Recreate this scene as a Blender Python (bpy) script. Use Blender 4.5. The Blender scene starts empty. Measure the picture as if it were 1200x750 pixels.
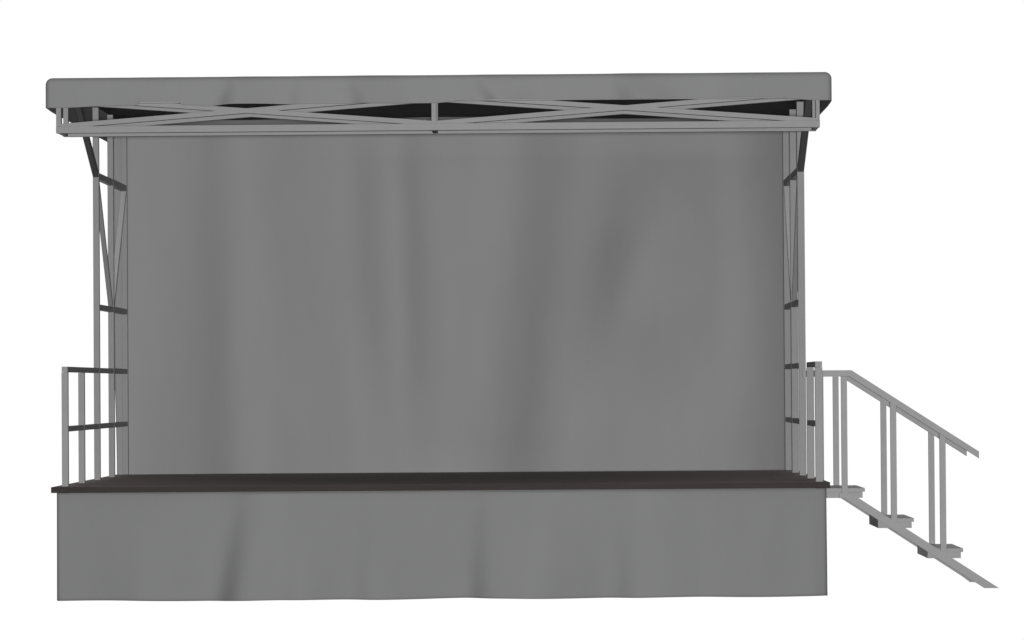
import bpy, bmesh, math, random
from mathutils import Vector, Matrix
random.seed(4)
S = bpy.context.scene
COL = S.collection

# ------------------------------------------------------------------ materials
def mat(name, rgb, rough=0.7, spec=0.3, metal=0.0, vary=0.04, nscale=6.0, bump=0.0, bscale=60.0, stretch=(1,1,1), sheen=0.0):
    m = bpy.data.materials.new(name); m.use_nodes = True
    nt = m.node_tree; N = nt.nodes; L = nt.links
    b = N['Principled BSDF']
    b.inputs['Roughness'].default_value = rough
    b.inputs['Specular IOR Level'].default_value = spec
    b.inputs['Metallic'].default_value = metal
    b.inputs['Sheen Weight'].default_value = sheen
    tc = N.new('ShaderNodeTexCoord'); mp = N.new('ShaderNodeMapping')
    mp.inputs['Scale'].default_value = stretch
    L.new(tc.outputs['Object'], mp.inputs['Vector'])
    n = N.new('ShaderNodeTexNoise'); n.inputs['Scale'].default_value = nscale
    n.inputs['Detail'].default_value = 5.0; n.inputs['Roughness'].default_value = 0.6
    L.new(mp.outputs['Vector'], n.inputs['Vector'])
    r = N.new('ShaderNodeValToRGB')
    r.color_ramp.elements[0].position = 0.3; r.color_ramp.elements[1].position = 0.7
    lo = [c*(1-vary) for c in rgb]; hi = [c*(1+vary) for c in rgb]
    r.color_ramp.elements[0].color = (*lo, 1); r.color_ramp.elements[1].color = (*hi, 1)
    L.new(n.outputs['Fac'], r.inputs['Fac']); L.new(r.outputs['Color'], b.inputs['Base Color'])
    if bump:
        n2 = N.new('ShaderNodeTexNoise'); n2.inputs['Scale'].default_value = bscale
        n2.inputs['Detail'].default_value = 3.0
        L.new(mp.outputs['Vector'], n2.inputs['Vector'])
        bp = N.new('ShaderNodeBump'); bp.inputs['Strength'].default_value = bump
        bp.inputs['Distance'].default_value = 0.01
        L.new(n2.outputs['Fac'], bp.inputs['Height']); L.new(bp.outputs['Normal'], b.inputs['Normal'])
    return m

M_STEEL = mat('galvanised_steel', (0.268,0.268,0.268), 0.6, 0.25, 0.0, 0.03, 9.0)
M_STAIR = mat('stair_steel', (0.318,0.318,0.318), 0.6, 0.25, 0.0, 0.03, 9.0)
M_CLOTH = mat('grey_tarpaulin', (0.234,0.235,0.235), 0.85, 0.15, 0.0, 0.035, 2.0, 0.03, 9.0, (1,1,0.3))
M_SKIRT = mat('grey_skirt_cloth', (0.208,0.210,0.209), 0.85, 0.15, 0.0, 0.035, 2.0, 0.03, 9.0, (1,1,0.3))
M_DROP  = mat('grey_backdrop_cloth', (0.305,0.305,0.305), 0.9, 0.1, 0.0, 0.035, 2.0, 0.03, 6.0, (1,1,0.25))
M_DECK  = mat('phenolic_board_lightened', (0.215,0.170,0.168), 0.75, 0.15, 0.0, 0.12, 5.0, 0.0, 60, (0.4,3,3))  # same board as its edge, colour lightened against the shade under the roof
M_DECK_DIM  = mat('deck_board_dimmed', (0.040,0.033,0.032), 0.75, 0.15, 0.0, 0.12, 5.0, 0.0, 60, (0.4,3,3))  # same board as the deck, colour lowered to offset the frontal lamp
M_STEEL_LIT  = mat('steel_lit', (0.46,0.46,0.46), 0.6, 0.25, 0.0, 0.03, 9.0)  # same steel, light on the brace front put into a paler colour
M_STEEL_SHADE  = mat('steel_shaded', (0.085,0.085,0.085), 0.6, 0.2)  # steel with the shade of down-facing bars put into the colour
M_LINE  = mat('shaded_lining_cloth', (0.055,0.055,0.055), 0.9, 0.1)  # roof cloth from below, its shade put into the colour

# ------------------------------------------------------------------ helpers
def link(name, bm, m, parent=None, smooth=False):
    me = bpy.data.meshes.new(name)
    bmesh.ops.recalc_face_normals(bm, faces=bm.faces)
    bm.to_mesh(me); bm.free()
    me.materials.append(m)
    if smooth:
        for p in me.polygons: p.use_smooth = True
    o = bpy.data.objects.new(name, me); COL.objects.link(o)
    if parent: o.parent = parent
    return o
def thing(name, label, cat, group=None):
    o = bpy.data.objects.new(name, None); COL.objects.link(o)
    o.empty_display_size = 0.2
    o['label'] = label; o['category'] = cat
    if group: o['group'] = group
    return o
def add_box(bm, x0,x1,y0,y1,z0,z1, bev=0.0):
    vs = [bm.verts.new((x,y,z)) for x in (x0,x1) for y in (y0,y1) for z in (z0,z1)]
    for f in ((0,1,3,2),(4,6,7,5),(0,4,5,1),(2,3,7,6),(0,2,6,4),(1,5,7,3)):
        bm.faces.new([vs[i] for i in f])
    return vs
def box(name, m, parent, x0,x1,y0,y1,z0,z1, bev=0.002):
    bm = bmesh.new(); add_box(bm, x0,x1,y0,y1,z0,z1)
    bmesh.ops.recalc_face_normals(bm, faces=bm.faces)
    if bev: bmesh.ops.bevel(bm, geom=list(bm.edges), offset=bev, segments=1, affect='EDGES')
    return link(name, bm, m, parent)
def add_prism(bm, pts, axis, a, b):
    # polygon in the plane across 'axis' (axis Y: pts are x,z; axis X: pts are y,z), extruded a..b
    def P(p, t): return (p[0], t, p[1]) if axis == 'Y' else (t, p[0], p[1])
    A = [bm.verts.new(P(p,a)) for p in pts]; B = [bm.verts.new(P(p,b)) for p in pts]
    bm.faces.new(A); bm.faces.new(B[::-1]); n = len(pts)
    for i in range(n): bm.faces.new((A[i], A[(i+1)%n], B[(i+1)%n], B[i]))
def prism(name, m, parent, pts, axis, a, b, bev=0.002):
    bm = bmesh.new(); add_prism(bm, pts, axis, a, b)
    bmesh.ops.recalc_face_normals(bm, faces=bm.faces)
    if bev: bmesh.ops.bevel(bm, geom=list(bm.edges), offset=bev, segments=1, affect='EDGES')
    return link(name, bm, m, parent)
def strip(p, q, w):
    # bar of width w between two 2-D points, ends square
    dx, dy = q[0]-p[0], q[1]-p[1]; l = math.hypot(dx,dy); nx, ny = -dy/l*w/2, dx/l*w/2
    return [(p[0]+nx,p[1]+ny),(p[0]-nx,p[1]-ny),(q[0]-nx,q[1]-ny),(q[0]+nx,q[1]+ny)]
def sig(t): return 1/(1+math.exp(-max(-30,min(30,t))))
def sm(t): t = max(0,min(1,t)); return t*t*(3-2*t)

# ------------------------------------------------------------------ stage platform
DZ = 0.905
plat = thing('stage_platform', 'raised stage platform with thin dark brown boards above the grey skirt', 'stage')
NP = 6
xs = [-3.10 + 6.18*i/NP for i in range(NP+1)]
box('deck', M_DECK, plat, -3.098, 3.078, -0.036, 4.16, DZ-0.045, DZ, 0.002)
for args in ((-3.10,3.08,-0.05,-0.037),(-3.10,3.08,4.1605,4.1735)):
    box('deck_edge_dimmed', M_DECK_DIM, plat, *args, DZ-0.047, DZ-0.0005, 0.0015)  # the deck's own edge, split off to take the dimmed colour
for X in (-2.9, -0.97, 0.97, 2.9):
    for Y in (0.2, 2.1, 3.95):
        box('leg', M_STEEL, plat, X-0.03, X+0.03, Y-0.03, Y+0.03, 0.0, DZ-0.11)
for Y in (0.16, 2.06, 3.91):
    box('joist', M_STEEL, plat, -2.98, 2.98, Y, Y+0.08, DZ-0.108, DZ-0.049)

# ------------------------------------------------------------------ skirt (cloth hung round the platform)
# each fold is a soft step in the cloth: (x at mid height, lean, half width, depth)
FOLDS = [(-1.63, 0.13, 0.052, 0.24), (-1.17, 0.05, 0.055, 0.12), (-0.62, 0.02, 0.055, 0.14),
         (0.30, 0.02, 0.048, 0.17), (0.62, 0.05, 0.09, 0.13), (1.45, 0.03, 0.062, 0.18), (2.2, 0.03, 0.09, 0.12), (-2.5, 0.0, 0.10, 0.11)]
def folds(x, t, tab=FOLDS, flare=0.88):
    # t: 0 at the fastened top edge, 1 at the free hem
    d = 0
    for x0, lean, w, a in tab:
        k = 0.2 + flare*t
        d += a*k*(sig((x - x0 + lean*(t-0.5))/w) - sig((x - x0 - 0.55)/0.17))
    return d
def ring_shell(x0,x1,y0,y1,rc,zlist,inset,disp,hem):
    """closed cloth band round a rectangle with rounded corners; returns rows of verts"""
    pts = []
    def seg(ax,ay,bx,by,n,nx,ny):
        for i in range(n): 
            f=i/n; pts.append((ax+(bx-ax)*f, ay+(by-ay)*f, nx, ny))
    def arc(cx,cy,a0,n=8):
        for i in range(n):
            a = math.radians(a0+90*i/n); pts.append((cx+rc*math.cos(a), cy+rc*math.sin(a), math.cos(a), math.sin(a)))
    seg(x0+rc,y0,x1-rc,y0,260,0,-1); arc(x1-rc,y0+rc,-90)
    seg(x1,y0+rc,x1,y1-rc,50,1,0);   arc(x1-rc,y1-rc,0)
    seg(x1-rc,y1,x0+rc,y1,60,0,1);   arc(x0+rc,y1-rc,90)
    seg(x0,y1-rc,x0,y0+rc,50,-1,0);  arc(x0+rc,y0+rc,180)
    bm = bmesh.new(); rows = []
    for k, z in enumerate(zlist):
        row = []
        for (x,y,nx,ny) in pts:
            t = (zlist[0]-z)/(zlist[0]-zlist[-1]) if k else 0
            d = disp(x,y,nx,ny,z) - inset[k]
            zz = z + (hem(x,y,nx,ny) if k == len(zlist)-1 else hem(x,y,nx,ny)*sm((t-0.5)*2)*0.8)
            row.append(bm.verts.new((x+nx*d, y+ny*d, zz)))
        rows.append(row)
    n = len(pts)
    for k in range(len(rows)-1):
        for i in range(n):
            bm.faces.new((rows[k][i], rows[k][(i+1)%n], rows[k+1][(i+1)%n], rows[k+1][i]))
    return bm, rows
ZT = DZ-0.05
nz = 30
zl = [ZT - (ZT-0.002)*i/nz for i in range(nz+1)]
def sk_disp(x,y,nx,ny,z):
    t = (ZT-z)/ZT
    e = sm((3.06-abs(x))/0.12)
    if ny < -0.5: return folds(x,t)*1.0*e
    if abs(nx) > 0.5: return 0.012*math.sin(y*7)*t
    return 0.0
def sk_hem(x,y,nx,ny):
    if ny > -0.5: return 0
    return 0.006*(sig((x+1.68)/0.03)) + 0.003*math.sin(x*4.1) - 0.003
bm, rows = ring_shell(-3.065, 3.055, 0.0, 4.12, 0.035, zl, [0]*(nz+1), sk_disp, sk_hem)
skirt = link('stage_skirt', bm, M_SKIRT, None, True)
skirt['label'] = 'grey cloth skirt hanging round the platform under the dark deck edge'; skirt['category'] = 'skirt'
md = skirt.modifiers.new('thick','SOLIDIFY'); md.thickness = 0.004; md.offset = -1

# ------------------------------------------------------------------ side frames
PY = [0.05 + 1.0125*i for i in range(5)]
W = 0.05
def side_frame(s, label, gaps):
    t = thing('side_frame', label, 'side frame', 'steel side frames of the stage')
    xo, xi = (3.033, 2.974) if s > 0 else (-3.026, -2.975)
    X0, X1 = min(xo,xi), max(xo,xi)
    tops = [1.816, 1.816, 4.085, 4.095, 4.03]
    for i, y in enumerate(PY):
        box('post', M_STEEL, t, X0, X1, y, y+W, DZ+0.001, tops[i])
    rx0, rx1 = X0+0.002, X1-0.002
    def rail(a, b, z0, z1, name='rail'):
        ya = PY[a]+W+0.0005; yb = PY[b]-0.0005
        box(name, M_STEEL, t, rx0, rx1, ya, yb, z0, z1, 0.0015)
    # top guard rail: runs over the two short posts, butts into the tall ones
    if gaps:
        box('guard_rail', M_STEEL, t, rx0, rx1, PY[0], PY[1]+W, 1.8175, 1.862, 0.0015)
        rail(0, 1, 1.343, 1.386)
    else:
        box('guard_rail', M_STEEL, t, rx0, rx1, PY[0], PY[2]-0.0005, 1.8175, 1.862, 0.0015)
        rail(0, 1, 1.343, 1.386); rail(1, 2, 1.343, 1.386)
    for a, b in ((2,3),(3,4)):
        rail(a, b, 1.8175, 1.862); rail(a, b, 1.343, 1.386)
        rail(a, b, 2.357, 2.404); rail(a, b, 3.472, 3.527)
    bx0, bx1 = X0+0.006, X1-0.006
    prism('brace', M_STEEL, t, strip((PY[2]+W+0.015, 3.466),(PY[3]-0.012, 2.412),0.045), 'X', bx0, bx1, 0.001)
    pb = prism('brace', M_STEEL_LIT, t, strip((PY[4]-0.018, 3.466),(PY[3]+W+0.012, 2.412),0.045), 'X', bx0-0.003, bx1+0.003, 0.001)
    pb['label'] = 'rear brace with light put into its paler colour'
    # knee brace reaching forward under the roof
    yk = PY[2]-0.001
    prism('knee_brace', M_STEEL_SHADE, t, [(yk,3.487),(yk,3.545),(0.86,4.078),(0.735,4.078)], 'X', bx0-0.004, bx1+0.004, 0.001)  # underside shade of the brace painted into its colour
    return t
side_frame(-1, 'left side frame with one unbroken row of rails from front post to curtain', False)
side_frame( 1, 'right side frame, its guard rail open where the stairs arrive', True)

# ------------------------------------------------------------------ roof truss across the front
tr = thing('roof_truss', 'long grey box truss with crossed bars spanning the stage front under the cover', 'truss')
def lattice(yf, depth, za, zt):
    """one lattice plane: bottom chord, slim middle chord, end and centre uprights, two crosses"""
    y0, y1 = yf, yf+depth
    xa, xb, xc = -3.04, 3.02, -0.038
    box('chord', M_STEEL, tr, xa, xb, y0, y1, za, za+0.054, 0.0015)
    box('chord', M_STEEL, tr, xa, xb, y0+0.002, y1-0.002, zt-0.05, zt, 0.0015)
    for (u0,u1) in ((xa+0.001,xa+0.040),(xb-0.031,xb-0.001)):
        box('upright', M_STEEL, tr, u0, u1, y0+0.001, y1-0.001, za+0.055, zt-0.051, 0.001)
    box('upright', M_STEEL, tr, xc-0.018, xc+0.018, y0-0.003, y1+0.001, za+0.055, zt-0.051, 0.001)
    for (a,b) in ((xa+0.03,xc),(xc,xb-0.03)):
        for up in (0,1):
            zz = (3.758, 3.983) if up else (3.983, 3.758)
            e = 0.0015*(1+up)
            w = 0.037
            p, r = (a, zz[0]), (b, zz[1])
            bm = bmesh.new()
            # bar with vertical end cuts
            add_prism(bm, [(a,zz[0]-w/2+0.012),(b,zz[1]-w/2+0.012),(b,zz[1]+w/2+0.012),(a,zz[0]+w/2+0.012)], 'Y', y0+e, y1-e)
            link('diagonal_bar', bm, M_STEEL, tr)
lattice(-0.100, 0.070, 3.715, 4.075)
lattice( 0.320, 0.060, 3.715, 4.075)
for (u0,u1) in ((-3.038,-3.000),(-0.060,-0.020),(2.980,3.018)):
    box('cross_bar', M_STEEL_SHADE, tr, u0, u1, -0.0295, 0.3195, 3.718, 3.752, 0.001)  # lower bars, underside shade painted into the colour
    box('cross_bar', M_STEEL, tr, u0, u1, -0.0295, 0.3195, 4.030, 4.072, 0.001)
# slim hem rail that carries the front edge of the cover
box('hem_rail', M_STEEL, tr, -3.0, 2.99, -0.135, -0.104, 3.944, 3.966, 0.001)

# ------------------------------------------------------------------ roof cover
ZR = 4.148
r = 0.055
zl = [ZR - r*(1-math.sin(math.radians(90-15*i))) for i in range(7)]
ins = [r*(1-math.cos(math.radians(90-15*i))) for i in range(7)]
HEM = 3.918
for i in range(1, 17): zl.append(ZR-r - (ZR-r-HEM)*i/16); ins.append(0)
CF = [(-1.66, 0.06, 0.032, 0.085), (-1.12, 0.05, 0.035, 0.055), (-0.66, -0.08, 0.038, 0.100), (0.36, -0.14, 0.028, 0.070), (1.45, -0.10, 0.050, 0.115), (-2.4, 0.0, 0.07, 0.05), (2.3, 0.04, 0.06, 0.05)]
def cv_disp(x,y,nx,ny,z):
    t = (ZR-z)/(ZR-HEM)
    e = sm((3.1-abs(x))/0.15)
    if ny < -0.5: return e*sum(a*(0.32+1.0*t)*(sig((x-x0+lean*(t-0.5))/w)-sig((x-x0-0.32)/0.09)) for x0, lean, w, a in CF)
    return 0.0
def cv_hem(x,y,nx,ny):
    if ny > -0.5: return -0.010*sm((y+0.2)/0.5)-0.006*sm((-x)/3.0)
    h = 0.004
    h += 0.032*sm((x+2.38)/0.025)*sm((-2.03-x)/0.02)
    h += -0.010*math.exp(-((x+1.82)/0.10)**2)
    h += -0.004*math.exp(-((x+1.15)/0.12)**2)
    h += 0.002*math.sin(3.3*x)
    h += -0.016*sm((-2.6-x)/0.4)
    h += 0.024*sm((x-0.0)/0.3)*sm((3.0-x)/0.4)
    h += -0.008*math.exp(-((x-1.62)/0.15)**2)
    h += 0.006*math.exp(-((x-0.15)/0.12)**2)
    return h
cover = thing('roof_cover', 'grey cloth roof cover with rounded edges above the truss', 'roof cover')
bm, rows = ring_shell(-3.113, 3.111, -0.20, 5.95, 0.05, zl, ins, cv_disp, cv_hem)
bm.faces.new(rows[0])
cv = link('valance', bm, M_CLOTH, cover, True)
md = cv.modifiers.new('thick','SOLIDIFY'); md.thickness = 0.004; md.offset = -1
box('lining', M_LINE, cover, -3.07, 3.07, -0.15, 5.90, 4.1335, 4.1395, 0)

# ------------------------------------------------------------------ backdrop curtain
def cur_off(x, z):
    d = 0.0
    def ramp(x0, w, a): return a*(sig((x-x0)/w))
    def win(z, a, b, s=0.4): return sm((z-a)/s)*sm((b-z)/s)
    d += ramp(-2.22, 0.12, 0.40) - ramp(-1.45, 0.26, 0.40)
    d += ramp(-0.76 - 0.04*(z-2), 0.120, 0.44)*(0.35+0.65*win(z, 1.2, 4.6, 1.3))
    d -= ramp(-0.38 - 0.02*(z-2), 0.085, 0.28)*(0.3+0.7*win(z, 1.0, 4.6, 1.3))
    d += ramp(0.64 + 0.12*(z-1.6), 0.180, 0.72)
    d -= ramp(1.20, 0.22, 0.34)
    k = max(0, 3.7-z)
    d += ramp(1.57 - 0.15*k**1.15, 0.150, 0.76)*win(z, 1.0, 4.6, 1.8)
    d -= ramp(2.24, 0.26, 0.60)*win(z, 1.0, 4.6, 1.8)
    d += 0.012*math.sin(x*7+z*0.7)*math.sin(x*2.3-z*0.5+1)
    return d
bm = bmesh.new()
X0, X1, NX = -3.125, 3.17, 330
RC = 0.13; YC = 4.19; ZC = 4.1425
low = min(cur_off(X0+(X1-X0)*i/60, 0.9+0.1*k) for i in range(61) for k in range(32))
prof = []
for i in range(13):
    a = math.radians(90*i/12); prof.append((YC-RC+RC*math.sin(a), ZC-RC+RC*math.cos(a)))
nb = 90
for i in range(1, nb+1): prof.append((YC, (ZC-RC) - (ZC-RC-0.72)*i/nb))
rows = []
for (y, z) in prof:
    row = []
    lean = 0.62*min(1.0, max(0.0, (3.80-z)/2.9))**0.9
    for i in range(NX+1):
        x = X0 + (X1-X0)*i/NX
        d = cur_off(x, z)-low+0.015+lean*sm((x+3.2)/1.2)
        e = sm((x-2.35)/0.9); d += 0.56*(max(0.0, x-2.35)/0.8)**2
        el = sm((-2.85-x)/0.3); d += 0.05*el*el
        xx = x
        if x < -2.9:   # free left edge draws in a little towards the deck and near the top
            xx = x + 0.028*sm((2.4-z)/1.5)*sm((-2.9-x)/0.2)
        row.append(bm.verts.new((xx, y+d*0.8, z)))
    rows.append(row)
for k in range(len(rows)-1):
    for i in range(NX):
        bm.faces.new((rows[k][i], rows[k+1][i], rows[k+1][i+1], rows[k][i+1]))
cur = link('backdrop_curtain', bm, M_DROP, None, True)
cur['label'] = 'large grey backdrop curtain with soft folds closing the rear of the stage'; cur['category'] = 'curtain'
md = cur.modifiers.new('thick','SOLIDIFY'); md.thickness = 0.004; md.offset = 1

# ------------------------------------------------------------------ stairs
st = thing('stairs', 'open steel stairs with three treads and handrails right of the platform', 'stairs')
YF, YB = 1.06, 1.95
for (xa, xb, zt) in ((3.083, 3.444, 0.825), (3.549, 3.844, 0.575), (3.953, 4.245, 0.325)):
    tb = box('tread', M_STAIR, st, xa, xb-0.019, YF+0.001, YB-0.001, zt-0.080, zt-0.0302, 0.0006)
    box('tread_plate', M_STAIR, tb, xa-0.0005, xb, YF, YB, zt-0.030, zt, 0.0006)
def zup(x): return 0.652*(4.531-x)
def zlo(x): return 0.652*(4.412-x)
for (ya, yb) in ((YF-0.040, YF-0.001), (YB+0.001, YB+0.040)):
    far = ya > 1.5
    pts = [(4.531,0.0),(3.384,0.7475),(3.384,0.788),(3.23,0.788),(3.23,0.7445),(3.269,0.7445),(4.412,0.0)]
    if far: pts = [(4.50,0.0),(4.40,zup(4.40)),(3.384,0.7475),(3.384,0.788),(3.23,0.788),(3.23,0.7445),(3.269,0.7445),(4.33,zlo(4.33)-0.004),(4.395,0.0)]
    prism('stringer', M_STAIR, st, pts, 'Y', ya, yb, 0.001)
    y0, y1 = ya+0.002, yb-0.002
    for (px, name) in ((3.252,'baluster'),(3.654,'baluster'),(4.056,'baluster')):
        ztop = 1.7435 if px < 3.3 else 1.792-0.645*(px+0.025-3.336)-0.056-0.012
        zb = 0.77 if px < 3.3 else zup(px+0.05)-0.02
        x0_, x1_ = px, px+0.049
        if px < 3.3: pp = [(x0_,zb),(x1_,zb),(x1_,1.7435),(x0_,1.7435)]
        else:
            f = lambda x: 1.792-0.645*(x-3.336)-0.0575
            pp = [(x0_,zb),(x1_,zb),(x1_,f(x1_)),(x0_,f(x0_))]
        prism(name, M_STAIR, st, pp, 'Y', y0, y1, 0.001)
    # handrail: level piece from the stage, then down the slope
    xs_ = 3.000 if not far else 3.0
    if not far:
        prism('baluster', M_STAIR, st, [(3.056,0.86),(3.108,0.86),(3.108,1.7435),(3.056,1.7435)], 'Y', y0+0.001, y1, 0.001)
        xs_ = 3.030
    hp = [(xs_,1.7445),(xs_,1.794),(3.338,1.794),(4.378,1.120),(4.378,1.064),(3.330,1.7375),(3.32,1.7445)]
    prism('handrail', M_STAIR, st, hp, 'Y', ya-0.001, yb+0.001, 0.001)

# ------------------------------------------------------------------ camera
CAM = Vector((0.9894, -29.45, 1.6747))
yaw, pitch, roll = (math.radians(a) for a in (0.81677, 1.03577, 0.39706))
fw = Vector((-math.sin(yaw)*math.cos(pitch), math.cos(yaw)*math.cos(pitch), math.sin(pitch)))
rt = fw.cross(Vector((0,0,1))).normalized(); up = rt.cross(fw)
r2 = rt*math.cos(roll) - up*math.sin(roll); u2 = up*math.cos(roll) + rt*math.sin(roll)
cam = bpy.data.cameras.new('camera'); co = bpy.data.objects.new('camera', cam); COL.objects.link(co)
co.matrix_world = Matrix(((r2.x,u2.x,-fw.x,CAM.x),(r2.y,u2.y,-fw.y,CAM.y),(r2.z,u2.z,-fw.z,CAM.z),(0,0,0,1)))
cam.sensor_width = 36; cam.lens = 36*4344.6/1200; cam.clip_end = 500; cam.clip_start = 0.5
S.camera = co

# ------------------------------------------------------------------ light: one frontal studio lamp beside the camera, white studio surround
ld = bpy.data.lights.new('studio_lamp', 'AREA'); ld.shape = 'DISK'; ld.size = 0.6
ld.energy = 7600
lo = bpy.data.objects.new('studio_lamp', ld); COL.objects.link(lo)
lo.location = (CAM.x+0.05, CAM.y-0.2, CAM.z-0.05)
lo.rotation_euler = (Vector((0.2,0,2.1))-lo.location).to_track_quat('-Z','Y').to_euler()

w = bpy.data.worlds.new('World'); S.world = w; w.use_nodes = True
nt = w.node_tree; N = nt.nodes; L = nt.links
bg = N['Background']; bg.inputs['Strength'].default_value = 1.0
tc = N.new('ShaderNodeTexCoord'); sp = N.new('ShaderNodeSeparateXYZ')
nrm = N.new('ShaderNodeVectorMath'); nrm.operation = 'NORMALIZE'
L.new(tc.outputs['Generated'], nrm.inputs[0]); L.new(nrm.outputs['Vector'], sp.inputs['Vector'])
def mr(src, a, b, lo_, hi_):
    m = N.new('ShaderNodeMapRange'); m.interpolation_type = 'SMOOTHSTEP'
    m.inputs['From Min'].default_value = a; m.inputs['From Max'].default_value = b
    m.inputs['To Min'].default_value = lo_; m.inputs['To Max'].default_value = hi_
    L.new(src, m.inputs['Value']); return m.outputs['Result']
back = mr(sp.outputs['Y'], 0.66, 0.80, 0.0, 1.0)       # bright white backdrop behind the stage
top = mr(sp.outputs['Z'], 0.55, 0.85, 0.0, 0.42)       # made-up glow overhead, added to brighten upward faces
a1 = N.new('ShaderNodeMath'); a1.operation = 'MAXIMUM'; L.new(back, a1.inputs[0]); L.new(top, a1.inputs[1])
a2 = N.new('ShaderNodeMath'); a2.operation = 'MAXIMUM'; L.new(a1.outputs[0], a2.inputs[0]); a2.inputs[1].default_value = 0.035
L.new(a2.outputs[0], bg.inputs['Color'])

# ------------------------------------------------------------------ render
S.render.engine = 'CYCLES'
S.view_settings.view_transform = 'Standard'; S.view_settings.look = 'None'
S.view_settings.exposure = 0; S.view_settings.gamma = 1
S.render.resolution_x = 1024; S.render.resolution_y = 640
S.cycles.max_bounces = 6
